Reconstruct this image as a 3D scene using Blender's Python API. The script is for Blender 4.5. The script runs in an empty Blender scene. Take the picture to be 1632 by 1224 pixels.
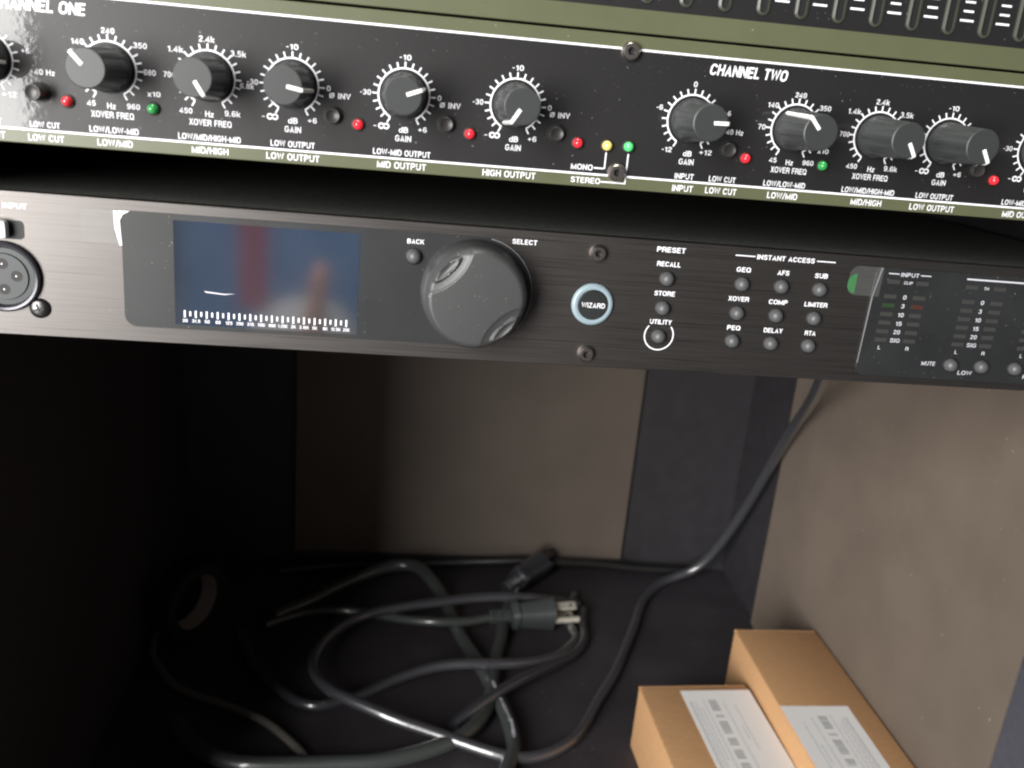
import bpy, bmesh, math, random
from mathutils import Vector, Matrix
random.seed(7)
SC = bpy.context.scene
COL = SC.collection
PI = math.pi
MM = 0.001
def V(x, y, z):            # x right, y up, z out of the front panels, all in millimetres
    return Vector((x * MM, -z * MM, y * MM))
# ------------------------------------------------------------------ camera
R_ = ((0.991254, 0.085090, 0.100876), (-0.049168, 0.947468, -0.316049), (-0.122469, 0.308325, 0.943365))
cam_d = bpy.data.cameras.new('camera'); cam = bpy.data.objects.new('camera', cam_d); COL.objects.link(cam)
CX, CY, CZ = (-60.940, -19.160, 270.008)
ax = [Vector((r[0], -r[2], r[1])) for r in R_]
cam.matrix_world = Matrix(((ax[0].x, ax[1].x, ax[2].x, 0), (ax[0].y, ax[1].y, ax[2].y, 0), (ax[0].z, ax[1].z, ax[2].z, 0), (0, 0, 0, 1)))
cam.location = V(CX, CY, CZ)
cam_d.sensor_width = 36; cam_d.lens = 36 * 1423.94 / 1632
cam_d.clip_start = 0.01; cam_d.clip_end = 50
cam_d.dof.use_dof = True; cam_d.dof.focus_distance = 0.30; cam_d.dof.aperture_fstop = 15
SC.camera = cam
# ------------------------------------------------------------------ world and lamps
W = bpy.data.worlds.new("World"); SC.world = W; W.use_nodes = True
bg = W.node_tree.nodes['Background']; bg.inputs[0].default_value = (1.0, 0.96, 0.92, 1); bg.inputs[1].default_value = 0.075
def area(name, loc, target, w, h, power, col, shape='RECTANGLE'):
    d = bpy.data.lights.new(name, 'AREA'); d.shape = shape; d.size = w; d.size_y = h; d.energy = power; d.color = col
    o = bpy.data.objects.new(name, d); COL.objects.link(o); o.location = loc
    o.rotation_euler = (target - loc).to_track_quat('-Z', 'Y').to_euler(); return o
area('window_light', V(-1390, 250, 1500), V(-1390, 250, 0), 1.28, 1.75, 165, (1.0, 0.985, 0.96))
area('prop_fill_light', V(-130, 900, 60), V(-130, -200, 420), 0.5, 0.25, 22, (1.0, 0.96, 0.90))  # added lamp, brightens the objects mirrored in the display
SC.view_settings.view_transform = 'Standard'; SC.view_settings.look = 'None'; SC.view_settings.exposure = 0; SC.view_settings.gamma = 1
SC.cycles.filter_width = 2.2
# ------------------------------------------------------------------ materials
def mat(name, base, rough=0.5, metal=0.0, spec=0.5, emit=None, es=0, coat=0, noise=None, bump=None, dust=None, brushed=None, alpha=1, trans=0, sss=0):
    m = bpy.data.materials.new(name); m.use_nodes = True; nt = m.node_tree; N = nt.nodes; L = nt.links
    b = N['Principled BSDF']
    b.inputs['Base Color'].default_value = (*base, 1); b.inputs['Roughness'].default_value = rough
    b.inputs['Metallic'].default_value = metal; b.inputs['Specular IOR Level'].default_value = spec
    b.inputs['Coat Weight'].default_value = coat; b.inputs['Alpha'].default_value = alpha
    b.inputs['Transmission Weight'].default_value = trans
    if emit: b.inputs['Emission Color'].default_value = (*emit, 1); b.inputs['Emission Strength'].default_value = es
    tc = N.new('ShaderNodeTexCoord')
    def nz(scale, detail=3, mapscale=None):
        n = N.new('ShaderNodeTexNoise'); n.inputs['Scale'].default_value = scale; n.inputs['Detail'].default_value = detail
        if mapscale:
            mp = N.new('ShaderNodeMapping'); mp.inputs['Scale'].default_value = mapscale
            L.new(tc.outputs['Object'], mp.inputs[0]); L.new(mp.outputs[0], n.inputs['Vector'])
        else: L.new(tc.outputs['Object'], n.inputs['Vector'])
        return n
    def ramp(src, a, b_, ca, cb):
        r = N.new('ShaderNodeValToRGB'); r.color_ramp.elements[0].position = a; r.color_ramp.elements[1].position = b_
        r.color_ramp.elements[0].color = (*ca, 1) if hasattr(ca, '__len__') else (ca, ca, ca, 1)
        r.color_ramp.elements[1].color = (*cb, 1) if hasattr(cb, '__len__') else (cb, cb, cb, 1)
        L.new(src, r.inputs[0]); return r
    if noise:                       # (scale, amount[, mapping scale])
        n = nz(noise[0], 5, noise[2] if len(noise) > 2 else None)
        r = ramp(n.outputs[0], 0.3, 0.7, [c * (1 - noise[1]) for c in base], [min(1, c * (1 + noise[1])) for c in base])
        L.new(r.outputs[0], b.inputs['Base Color'])
    if brushed:                     # streaks running along x
        n = nz(1.0, 8, (14, 60, 2600)); n2 = nz(1.0, 4, (40, 60, 6000))
        mx = N.new('ShaderNodeMath'); mx.operation = 'ADD'; L.new(n.outputs[0], mx.inputs[0]); L.new(n2.outputs[0], mx.inputs[1])
        r = ramp(mx.outputs[0], 0.7, 1.3, [c * (1 - brushed) for c in base], [c * (1 + brushed) for c in base])
        L.new(r.outputs[0], b.inputs['Base Color'])
        r2 = ramp(mx.outputs[0], 0.7, 1.3, rough * 0.85, min(1, rough * 1.15)); L.new(r2.outputs[0], b.inputs['Roughness'])
        bm_ = N.new('ShaderNodeBump'); bm_.inputs['Strength'].default_value = 0.25; bm_.inputs['Distance'].default_value = 0.00003
        L.new(mx.outputs[0], bm_.inputs['Height']); L.new(bm_.outputs[0], b.inputs['Normal'])
    if dust:                        # (scale, threshold, brightness)
        n = nz(dust[0], 2); r = ramp(n.outputs[0], dust[1], dust[1] + 0.05, 0, 1)
        n3 = nz(dust[0] * 0.09, 3); r3 = ramp(n3.outputs[0], 0.42, 0.62, 0, 1)
        mul = N.new('ShaderNodeMath'); mul.operation = 'MULTIPLY'; L.new(r.outputs[0], mul.inputs[0]); L.new(r3.outputs[0], mul.inputs[1])
        mix = N.new('ShaderNodeMix'); mix.data_type = 'RGBA'
        src = b.inputs['Base Color'].links[0].from_socket if b.inputs['Base Color'].links else None
        if src: L.new(src, mix.inputs[6])
        else: mix.inputs[6].default_value = (*base, 1)
        mix.inputs[7].default_value = (dust[2], dust[2] * 0.97, dust[2] * 0.9, 1)
        L.new(mul.outputs[0], mix.inputs[0]); L.new(mix.outputs[2], b.inputs['Base Color'])
    if bump:                        # (scale, distance, strength)
        n = nz(bump[0], 4); bm_ = N.new('ShaderNodeBump'); bm_.inputs['Distance'].default_value = bump[1]; bm_.inputs['Strength'].default_value = bump[2]
        L.new(n.outputs[0], bm_.inputs['Height']); L.new(bm_.outputs[0], b.inputs['Normal']); L.new(bm_.outputs[0], b.inputs['Coat Normal'])
    return m
M = dict(
    black_gloss=mat('black_gloss', (0.012, 0.0115, 0.012), 0.45, spec=0.40, coat=0.55, dust=(900, 0.68, 0.16), bump=(420, 0.0001, 0.22)),
    olive=mat('olive_paint', (0.086, 0.092, 0.050), 0.40, spec=0.5, noise=(60, 0.05), dust=(1100, 0.72, 0.4)),
    white=mat('white_ink', (0.84, 0.84, 0.88), 0.5),
    grey_ink=mat('grey_ink', (0.55, 0.55, 0.6), 0.5),
    knob=mat('knob_plastic', (0.030, 0.033, 0.033), 0.42, bump=(2500, 0.00003, 0.3), dust=(1500, 0.7, 0.2)),
    white_plastic=mat('white_plastic', (0.85, 0.85, 0.83), 0.4),
    button=mat('button_plastic', (0.035, 0.032, 0.032), 0.38, bump=(2000, 0.00002, 0.3)),
    rubber=mat('rubber_grey', (0.075, 0.077, 0.080), 0.45, bump=(2500, 0.00003, 0.3)),
    big_knob=mat('encoder_plastic', (0.044, 0.045, 0.046), 0.44, bump=(3500, 0.00005, 0.5), dust=(1800, 0.70, 0.35)),
    steel=mat('dull_steel', (0.42, 0.38, 0.36), 0.32, 1.0, bump=(900, 0.00004, 0.3)),
    dark_steel=mat('dark_screw', (0.16, 0.155, 0.155), 0.34, 1.0),
    chrome=mat('chrome', (0.85, 0.85, 0.86), 0.16, 1.0),
    brushed=mat('brushed_anodised', (0.102, 0.095, 0.091), 0.36, 0.92, brushed=0.20, dust=(1300, 0.73, 0.3)),
    chassis=mat('chassis_steel', (0.10, 0.103, 0.095), 0.5, dust=(1500, 0.62, 0.12), noise=(700, 0.4)),
    glass=mat('dark_glass', (0.016, 0.017, 0.018), 0.45, spec=0.45, coat=0.8, dust=(1100, 0.71, 0.2), noise=(40, 0.25)),
    lcd=mat('lcd_film', (0.21, 0.24, 0.29), 0.085, 0.9, spec=0.7, noise=(50, 0.08), dust=(700, 0.72, 0.5)),
    slot=mat('slot_black', (0.006, 0.006, 0.006), 0.6),
    slot_rim=mat('slot_rim', (0.050, 0.053, 0.040), 0.33),
    segment=mat('led_segment', (0.040, 0.040, 0.038), 0.4),
    segment_green=mat('led_segment_green', (0.022, 0.045, 0.022), 0.4),
    segment_red=mat('led_segment_red', (0.060, 0.022, 0.018), 0.4),
    red_led=mat('red_led', (0.60, 0.02, 0.03), 0.15, emit=(1, 0.03, 0.05), es=0.45, coat=0.5),
    red_dim=mat('red_led_dim', (0.55, 0.03, 0.04), 0.15, emit=(1, 0.03, 0.05), es=0.12, coat=0.5),
    green_led=mat('green_led', (0.04, 0.30, 0.08), 0.15, emit=(0.05, 1, 0.15), es=0.06, coat=0.5),
    green_lit=mat('green_led_lit', (0.08, 0.50, 0.16), 0.15, emit=(0.10, 1, 0.25), es=0.25, coat=0.5),
    yellow_led=mat('yellow_led', (0.72, 0.55, 0.15), 0.15, emit=(1, 0.75, 0.2), es=0.30, coat=0.5),
    ring_blue=mat('frosted_ring', (0.24, 0.31, 0.345), 0.30),
    film=mat('clear_film', (0.75, 0.78, 0.76), 0.15, alpha=0.025),
    film_edge=mat('highlight_white', (0.85, 0.86, 0.86), 0.25),  # white base colour paints the window highlight on film fold and latch
    green_dot=mat('green_sticker', (0.045, 0.15, 0.06), 0.35),
    xlr_face=mat('connector_insert', (0.034, 0.038, 0.040), 0.5),
    xlr_ring=mat('connector_shell', (0.045, 0.045, 0.052), 0.22, 0.4),
    laminate=mat('black_laminate', (0.022, 0.020, 0.023), 0.55, noise=(90, 0.15), dust=(1000, 0.73, 0.25), bump=(800, 0.0001, 0.3)),
    floorm=mat('floor_black', (0.034, 0.030, 0.035), 0.5, noise=(25, 0.2), dust=(520, 0.68, 0.22), bump=(900, 0.0001, 0.4)),
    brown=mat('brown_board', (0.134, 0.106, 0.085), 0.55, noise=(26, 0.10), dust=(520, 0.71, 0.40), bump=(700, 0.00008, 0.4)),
    kraft=mat('kraft_card', (0.54, 0.305, 0.145), 0.8, noise=(220, 0.07, (1, 3, 1)), bump=(500, 0.0001, 0.35)),
    paper=mat('label_paper', (0.90, 0.90, 0.90), 0.5),
    ink=mat('barcode_ink', (0.34, 0.35, 0.36), 0.6),
    pale_ink=mat('pale_ink', (0.62, 0.64, 0.66), 0.6),
    pvc=mat('black_pvc', (0.022, 0.023, 0.028), 0.34, spec=1.0, coat=0.9, bump=(300, 0.0002, 0.2)),
    pvc_grey=mat('grey_pvc', (0.042, 0.048, 0.046), 0.33, coat=0.5, bump=(300, 0.0002, 0.2)),
    plug=mat('plug_pvc', (0.050, 0.056, 0.057), 0.34, bump=(900, 0.0001, 0.3)),
    brass=mat('nickel_blade', (0.88, 0.84, 0.72), 0.35, 0.7),
    tape=mat('roll_tape', (0.012, 0.012, 0.012), 0.35), core=mat('roll_core', (0.34, 0.30, 0.27), 0.6),
    post=mat('blue_grey_paint', (0.055, 0.057, 0.072), 0.5, noise=(200, 0.1)), edge=mat('film_edge', (0.20, 0.20, 0.21), 0.3),
    pvc_pale=mat('highlit_pvc', (0.040, 0.040, 0.046), 0.27, spec=1.0, coat=0.9, bump=(300, 0.0002, 0.2)), pvc_lit=mat('lit_pvc', (0.13, 0.12, 0.11), 0.4, coat=0.6),  # lighter copies of black PVC, light on the cords put into the colour
    blue=mat('reflected_blue', (0.10, 0.24, 0.46), 0.8), board2=mat('back_board', (0.092, 0.074, 0.060), 0.55, noise=(18, 0.12), dust=(600, 0.76, 0.3), bump=(700, 0.00008, 0.4)),  # blue belongs to the sheet added for the display reflection
    fabric=mat('reflected_red', (0.55, 0.02, 0.03), 0.8), cloth=mat('reflected_pale', (0.65, 0.60, 0.52), 0.8), skin=mat('reflected_orange', (0.80, 0.32, 0.14), 0.6),  # tones of the added objects that the display mirrors
)
# ------------------------------------------------------------------ mesh helpers (all input in mm)
def link(name, bm, m, parent=None, smooth=False, loc=None):
    me = bpy.data.meshes.new(name); bmesh.ops.recalc_face_normals(bm, faces=bm.faces[:])
    bm.normal_update(); ys = [v.co.y for v in bm.verts]
    if max(ys) - min(ys) < 2e-5:                   # flat print: face the front
        for f in bm.faces:
            if f.normal.y > 0: f.normal_flip()
    zs = [v.co.z for v in bm.verts]
    if max(zs) - min(zs) < 2e-5:
        for f in bm.faces:
            if f.normal.z < 0: f.normal_flip()
    bm.to_mesh(me); bm.free(); me.materials.append(m)
    if smooth:
        for p in me.polygons: p.use_smooth = True
        try: me.set_sharp_from_angle(angle=math.radians(smooth if smooth is not True else 40))
        except Exception: pass
    return inst(name, me, parent, loc)
def inst(name, me, parent=None, loc=None, ry=0):
    o = bpy.data.objects.new(name, me); COL.objects.link(o)
    if parent: o.parent = parent
    if loc is not None: o.location = V(*loc)
    o.rotation_euler = (0, ry, 0)
    return o
def box(bm, x0, x1, y0, y1, z0, z1, bev=0):
    t = bmesh.new()
    vs = [t.verts.new(V(x, y, z)) for x in (x0, x1) for y in (y0, y1) for z in (z0, z1)]
    for f in ((0, 1, 3, 2), (4, 6, 7, 5), (0, 4, 5, 1), (2, 3, 7, 6), (0, 2, 6, 4), (1, 5, 7, 3)): t.faces.new([vs[i] for i in f])
    if bev: bmesh.ops.bevel(t, geom=t.edges[:], offset=bev * MM, segments=2, affect='EDGES', profile=0.5)
    me = bpy.data.meshes.new('t'); t.to_mesh(me); t.free(); bm.from_mesh(me); bpy.data.meshes.remove(me)
    return bm
def lathe(bm, prof, n=32, cx=0, cy=0, cz=0, rf=None):   # prof: (r, z) pairs along the panel normal
    rings = []
    for r, z in prof:
        if r < 1e-6: rings.append([bm.verts.new(V(cx, cy, cz + z))]); continue
        rings.append([bm.verts.new(V(cx + r * (rf(i / n, z) if rf else 1) * math.cos(2 * PI * i / n), cy + r * (rf(i / n, z) if rf else 1) * math.sin(2 * PI * i / n), cz + z)) for i in range(n)])
    for a, b in zip(rings, rings[1:]):
        for i in range(n):
            j = (i + 1) % n
            if len(a) == 1 and len(b) == 1: continue
            if len(a) == 1: bm.faces.new((a[0], b[i], b[j]))
            elif len(b) == 1: bm.faces.new((a[i], a[j], b[0]))
            else: bm.faces.new((a[i], a[j], b[j], b[i]))
    return bm
def plate(bm, pts, z0, z1, bev=0):        # outline in the panel plane, extruded from z0 to z1
    a = [bm.verts.new(V(x, y, z0)) for x, y in pts]; b = [bm.verts.new(V(x, y, z1)) for x, y in pts]
    bm.faces.new(a); bm.faces.new(b); n = len(pts)
    for i in range(n): bm.faces.new((a[i], a[(i + 1) % n], b[(i + 1) % n], b[i]))
    return bm
def rrect(x0, x1, y0, y1, r, n=8):
    out = []
    for cx, cy, a0 in ((x1 - r, y1 - r, 0), (x0 + r, y1 - r, 90), (x0 + r, y0 + r, 180), (x1 - r, y0 + r, 270)):
        for i in range(n + 1):
            a = math.radians(a0 + 90 * i / n); out.append((cx + r * math.cos(a), cy + r * math.sin(a)))
    return out
def arcband(bm, cx, cy, r0, r1, a0, a1, z, n=48):     # clock angles, degrees from 12 o'clock
    pr = []
    for i in range(n + 1):
        t = math.radians(a0 + (a1 - a0) * i / n)
        pr.append((bm.verts.new(V(cx + r0 * math.sin(t), cy + r0 * math.cos(t), z)), bm.verts.new(V(cx + r1 * math.sin(t), cy + r1 * math.cos(t), z))))
    for p, q in zip(pr, pr[1:]): bm.faces.new((p[0], q[0], q[1], p[1]))
def quad(bm, x0, x1, y0, y1, z):
    bm.faces.new([bm.verts.new(V(*q)) for q in ((x0, y0, z), (x1, y0, z), (x1, y1, z), (x0, y1, z))])
# stroke alphabet like the bold grotesque print of the panels (cap height 1)
def _glyphs():
    def arc(cx, cy, rx, ry, a0, a1, n=6): return [(cx + rx * math.cos(math.radians(a0 + (a1 - a0) * i / n)), cy + ry * math.sin(math.radians(a0 + (a1 - a0) * i / n))) for i in range(n + 1)]
    def cat(P, n=5):
        out = []
        for i in range(len(P) - 1):
            p0 = P[i - 1] if i else P[i]; p1 = P[i]; p2 = P[i + 1]; p3 = P[i + 2] if i + 2 < len(P) else p2
            for k in range(n):
                t = k / n; out.append(tuple(0.5 * (2 * b + (c - a) * t + (2 * a - 5 * b + 4 * c - d) * t * t + (3 * b - a - 3 * c + d) * t ** 3) for a, b, c, d in zip(p0, p1, p2, p3)))
        return out + [P[-1]]
    L, B, T = .085, .085, .915; G = {}
    def oval(w, r=.27): R = w - L; rr = min(r, (R - L) / 2); return arc(R - rr, T - r, rr, r, 0, 90) + arc(L + rr, T - r, rr, r, 90, 180) + arc(L + rr, B + r, rr, r, 180, 270) + arc(R - rr, B + r, rr, r, 270, 360)
    R = .615
    G['A'] = (.72, [[(.09, 0), (.36, .9), (.63, 0)], [(.19, .3), (.53, .3)]])
    G['B'] = (.68, [[(L, B), (.36, B)] + arc(.36, .3, .235, .215, -90, 90) + [(L + .02, .515)], [(L, 0.0), (L, T), (.34, T)] + arc(.34, .725, .22, .19, 90, -90)])
    G['C'] = (.70, [arc(.35, .66, .265, .255, 12, 180) + arc(.35, .34, .265, .255, 180, 348)])
    G['D'] = (.70, [[(L, B), (L, T), (.33, T)] + arc(.33, .62, .285, .295, 90, 0) + arc(.33, .38, .285, .295, 0, -90) + [(L, B)]])
    G['E'] = (.60, [[(.58, T), (L, T), (L, B), (.59, B)], [(.17, .52), (.54, .52)]])
    G['F'] = (.57, [[(.56, T), (L, T), (L, 0)], [(.17, .5), (.51, .5)]])
    G['G'] = (.74, [arc(.365, .66, .275, .255, 22, 180) + arc(.365, .34, .275, .255, 180, 350) + [(.645, .47), (.40, .47)]])
    G['H'] = (.70, [[(L, 0), (L, 1)], [(.615, 0), (.615, 1)], [(.17, .52), (.53, .52)]])
    G['I'] = (.20, [[(.1, 0), (.1, 1)]])
    G['K'] = (.70, [[(L, 0), (L, 1)], [(.62, 1), (.17, .46)], [(.30, .60), (.63, 0)]])
    G['L'] = (.57, [[(L, 1), (L, B), (.56, B)]])
    G['M'] = (.84, [[(L, 0), (L, .88), (.10, .88), (.42, .12), (.74, .88), (.755, .88), (.755, 0)]])
    G['N'] = (.71, [[(L, 0), (L, .90), (.11, .90), (.60, .10), (.625, .10), (.625, 1)]])
    G['O'] = (.74, ['c', oval(.74)])
    G['P'] = (.66, [[(L, 0), (L, T), (.36, T)] + arc(.36, .685, .215, .23, 90, -90) + [(.17, .455)]])
    G['Q'] = (.74, ['c', oval(.74), [(.44, .28), (.68, .02)]])
    G['R'] = (.70, [[(L, 0), (L, T), (.38, T)] + arc(.38, .70, .22, .215, 90, -90) + [(.17, .485)], [(.40, .46), (.56, .38), (.60, .25), (.61, 0)]])
    G['S'] = (.66, [cat([(.57, .70), (.53, .84), (.34, .915), (.15, .85), (.10, .72), (.18, .60), (.34, .52), (.50, .44), (.575, .29), (.51, .14), (.33, .085), (.14, .15), (.085, .31)])])
    G['T'] = (.62, [[(0, T), (.62, T)], [(.31, 0), (.31, .84)]])
    G['U'] = (.70, [[(L, 1), (L, .34)] + arc(.35, .34, .265, .255, 180, 360) + [(.615, 1)]])
    G['V'] = (.68, [[(.07, 1), (.34, .1), (.61, 1)]])
    G['W'] = (.96, [[(.07, 1), (.26, .12), (.48, .90), (.70, .12), (.89, 1)]])
    G['X'] = (.68, [[(.08, 0), (.60, 1)], [(.08, 1), (.60, 0)]])
    G['Y'] = (.66, [[(.07, 1), (.33, .45), (.59, 1)], [(.33, 0), (.33, .42)]])
    G['Z'] = (.62, [[(.04, T), (.53, T), (.53, .85), (.09, .15), (.09, B), (.59, B)]])
    G['0'] = (.58, ['c', oval(.58, .25)])
    G['1'] = (.38, [[(.04, .72), (.27, .84), (.27, 0)]])
    G['2'] = (.58, [cat([(.085, .68), (.12, .84), (.28, .915), (.45, .85), (.49, .70), (.38, .50), (.18, .30), (.085, .13)]) + [(.085, .085), (.55, .085)]])
    G['3'] = (.58, [cat([(.09, .74), (.17, .88), (.32, .91), (.46, .82), (.46, .64), (.32, .53), (.22, .52)]), cat([(.30, .50), (.45, .45), (.50, .29), (.42, .13), (.27, .085), (.12, .14), (.075, .27)])])
    G['4'] = (.62, [[(.43, 0), (.43, .95), (.05, .27), (.58, .27)]])
    G['5'] = (.58, [[(.52, T), (.15, T), (.11, .50)] + cat([(.12, .50), (.30, .60), (.47, .50), (.50, .30), (.40, .12), (.26, .085), (.12, .14), (.08, .25)])])
    G['6'] = (.58, [cat([(.49, .74), (.42, .88), (.28, .915), (.13, .80), (.085, .55), (.085, .32), (.16, .13), (.29, .085), (.44, .14), (.50, .31), (.44, .50), (.30, .56), (.17, .47)])])
    G['7'] = (.56, [[(.03, T), (.49, T), (.46, .80), (.28, .40), (.22, 0)]])
    G['8'] = (.58, ['c', arc(.29, .71, .19, .20, -90, 270, 12)[:-1], 'c', arc(.29, .30, .21, .21, -90, 270, 12)[:-1]])
    G['9'] = (.58, [[(.58 - x, 1 - y) for x, y in G['6'][1][0]]])
    G['k'] = (.56, [[(L, 0), (L, 1)], [(.50, .70), (.17, .32)], [(.27, .42), (.50, 0)]])
    G['z'] = (.50, [[(.03, .64), (.42, .64), (.42, .58), (.08, .13), (.08, .075), (.47, .075)]])
    G['x'] = (.54, [[(.07, 0), (.47, .72)], [(.07, .72), (.47, 0)]])
    G['d'] = (.58, [[(.495, 0), (.495, 1)], cat([(.41, .60), (.30, .66), (.15, .60), (.085, .36), (.15, .13), (.29, .07), (.41, .14)])])
    G['-'] = (.38, [[(.05, .42), (.33, .42)]])
    G['+'] = (.62, [[(.04, .42), (.58, .42)], [(.31, .14), (.31, .34)], [(.31, .50), (.31, .70)]])
    G['.'] = (.22, [[(.11, 0), (.11, .18)]])
    G['/'] = (.38, [[(.04, -.02), (.34, 1.02)]])
    G['\u00d8'] = (.74, ['c', arc(.37, .5, .29, .36, 0, 360, 20)[:-1], [(.06, .06), (.68, .96)]])
    G[' '] = (.30, [])
    return G
GLY = _glyphs()
def _outline(P, t, closed):
    n = len(P); Lf, Rt = [], []
    for i in range(n):
        a = P[i - 1] if (i or closed) else None; b = P[(i + 1) % n] if (i < n - 1 or closed) else None; p = P[i]
        def nrm(u, v):
            dx, dy = v[0] - u[0], v[1] - u[1]; l = math.hypot(dx, dy) or 1; return (-dy / l, dx / l)
        n1 = nrm(a, p) if a else None; n2 = nrm(p, b) if b else None
        if n1 and n2:
            mx, my = n1[0] + n2[0], n1[1] + n2[1]; d = (mx * mx + my * my) / 2
            k = 1 / max(d, 0.35); mx, my = mx * k, my * k
        else: mx, my = n1 or n2
        Lf.append((p[0] + mx * t, p[1] + my * t)); Rt.append((p[0] - mx * t, p[1] - my * t))
    return Lf, Rt
def text(bm, s, cx, cy, w, h, z, bold=0.076, shear=0.0, gap=0.10):
    tot = sum(GLY[c][0] for c in s) + gap * (len(s) - 1); sx = w / tot; x = 0
    for c in s:
        gw, st = GLY[c]; closed = False; lvl = 0
        for q in st:
            if q == 'c': closed = True; continue
            Lf, Rt = _outline(q, bold, closed); m = len(q); zz = z + 0.004 * lvl; lvl += 1
            f = lambda p: V(cx - w / 2 + (x + p[0]) * sx + shear * (p[1] - .5) * h, cy + (min(1.02, max(-.03, p[1])) - .5) * h, zz)
            lv = [bm.verts.new(f(p)) for p in Lf]; rv = [bm.verts.new(f(p)) for p in Rt]
            for i in range(m if closed else m - 1): j = (i + 1) % m; bm.faces.new((lv[i], rv[i], rv[j], lv[j]))
            closed = False
        x += gw + gap
def legend(parent, items, z=0.06, m='white', bold=0.076, name='legend', shear=0):
    for it in items:
        bm = bmesh.new(); text(bm, it[0], it[1], it[2], it[3], it[4], z, bold, shear)
        link(name, bm, M[m], parent)
def empty(name, loc=None, label=None, cat=None, group=None, kind=None):
    o = bpy.data.objects.new(name, None); COL.objects.link(o); o.empty_display_size = 0.02
    if loc is not None: o.location = V(*loc)
    tag(o, label, cat, group, kind); return o
def tag(o, label=None, cat=None, group=None, kind=None):
    if label: o['label'] = label
    if cat: o['category'] = cat
    if group: o['group'] = group
    if kind: o['kind'] = kind
    return o
# ------------------------------------------------------------------ cabinet (bay of black laminate with brown boards)
bm = box(bmesh.new(), -700, 700, -430, -400, -700, 3000); tag(link('floor', bm, M['floorm']), kind='structure')
cab = empty('equipment_cabinet', (0, -400, -150), 'black cabinet bay with brown side board, housing the rack units, cords and boxes', 'cabinet')
def cpart(name, m, x0, x1, y0, y1, z0, z1, bev=0):
    o = link(name, box(bmesh.new(), x0, x1, y0 + 400, y1 + 400, z0 + 150, z1 + 150, bev), M[m], cab); return o
cpart('back_panel', 'laminate', -241, 241, -399.5, 330, -415, -399)
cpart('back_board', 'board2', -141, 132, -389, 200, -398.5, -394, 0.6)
cpart('side_panel', 'laminate', 225, 241, -399.5, 330, -398.5, 25)
cpart('side_panel', 'laminate', -241, -225, -399.5, 330, -398.5, 25)
cpart('side_board', 'brown', 221.5, 224.7, -399.5, -105, -317, -47)
cpart('unseen_top_panel', 'laminate', -241, 241, 331, 347, -415, 25)  # out of view, added to block light from above
cpart('front_post', 'post', 221.5, 224.7, -399.5, 330, -46, 24)
# ------------------------------------------------------------------ knob meshes shared by the dials
def knob_bm():
    prof = [(0, 0), (6.3, 0.0), (6.3, 1.1), (5.95, 1.7), (5.85, 2.2), (5.12, 17.9), (5.0, 18.35), (4.75, 18.5), (0, 18.5)]
    def rf(t, z):
        if z < 2.0 or z > 17.9: return 1
        a = (t * 10) % 1.0
        return 1 - 0.045 * (1 if 0.30 < a < 0.70 else (0.0 if (a < 0.22 or a > 0.78) else 0.5))
    return lathe(bmesh.new(), prof, 112, rf=rf)
def pointer_bm():
    bm = bmesh.new(); w = 0.50
    path = [(1.1, 18.68), (4.7, 18.68), (5.2, 18.55), (5.55, 17.9), (6.42, 2.3), (6.4, 1.75)]
    top = []
    for r, z in path:
        ww = w if z > 17 else w * 0.8
        top.append((bm.verts.new(V(-ww, r, z)), bm.verts.new(V(ww, r, z)), bm.verts.new(V(ww, r - (0.7 if z < 18.3 else 0.3), z - 0.4)), bm.verts.new(V(-ww, r - (0.7 if z < 18.3 else 0.3), z - 0.4))))
    for a, b in zip(top, top[1:]):
        for i in range(4): bm.faces.new((a[i], a[(i + 1) % 4], b[(i + 1) % 4], b[i]))
    bm.faces.new(top[0]); bm.faces.new(top[-1]); return bm
_k = link('knob', knob_bm(), M['knob'], smooth=30); KNOB = _k.data; bpy.data.objects.remove(_k)
_k = link('pointer', pointer_bm(), M['white_plastic']); PTR = _k.data; bpy.data.objects.remove(_k)
def dome_mesh(name, prof, m, n=28):
    o = link(name, lathe(bmesh.new(), prof, n), M[m], smooth=50); d = o.data; bpy.data.objects.remove(o); return d
def domep(r, h, z0=0, n=7): return [(r, z0)] + [(r * math.cos(a), z0 + h * math.sin(a)) for a in [PI / 2 * i / n for i in range(n + 1)]][1:-1] + [(0, z0 + h)]
LEDS = {m: dome_mesh('led', [(1.45, 0), (1.45, 0.6)] + domep(1.4, 1.5, 0.8)[0:], m) for m in ('red_led', 'red_dim', 'green_led', 'green_lit', 'yellow_led')}
LEDRIM = dome_mesh('led_rim', [(1.5, 0), (1.95, 0.0), (1.9, 0.35), (1.5, 0.45)], 'slot')
def led(parent, x, y, m, name):
    o = inst(name, LEDS[m], parent, (x, y, 0.05)); inst('rim', LEDRIM, o, (0, 0, 0)); return o
PUSH = {h: dome_mesh('push_button', [(2.15, 0), (2.15, h - 0.35), (1.9, h - 0.05), (1.75, h - 0.05), (1.6, h - 0.2), (0, h - 0.15)], 'button') for h in (2.0, 5.5)}
COLLAR = dome_mesh('collar', [(2.2, 0), (2.75, 0), (2.7, 0.3), (2.25, 0.35), (2.2, 0.1)], 'slot')
def push(parent, x, y, h):
    o = inst('push_button', PUSH[h], parent, (x, y, 0.05)); inst('collar', COLLAR, o, (0, 0, 0)); return o
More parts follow.
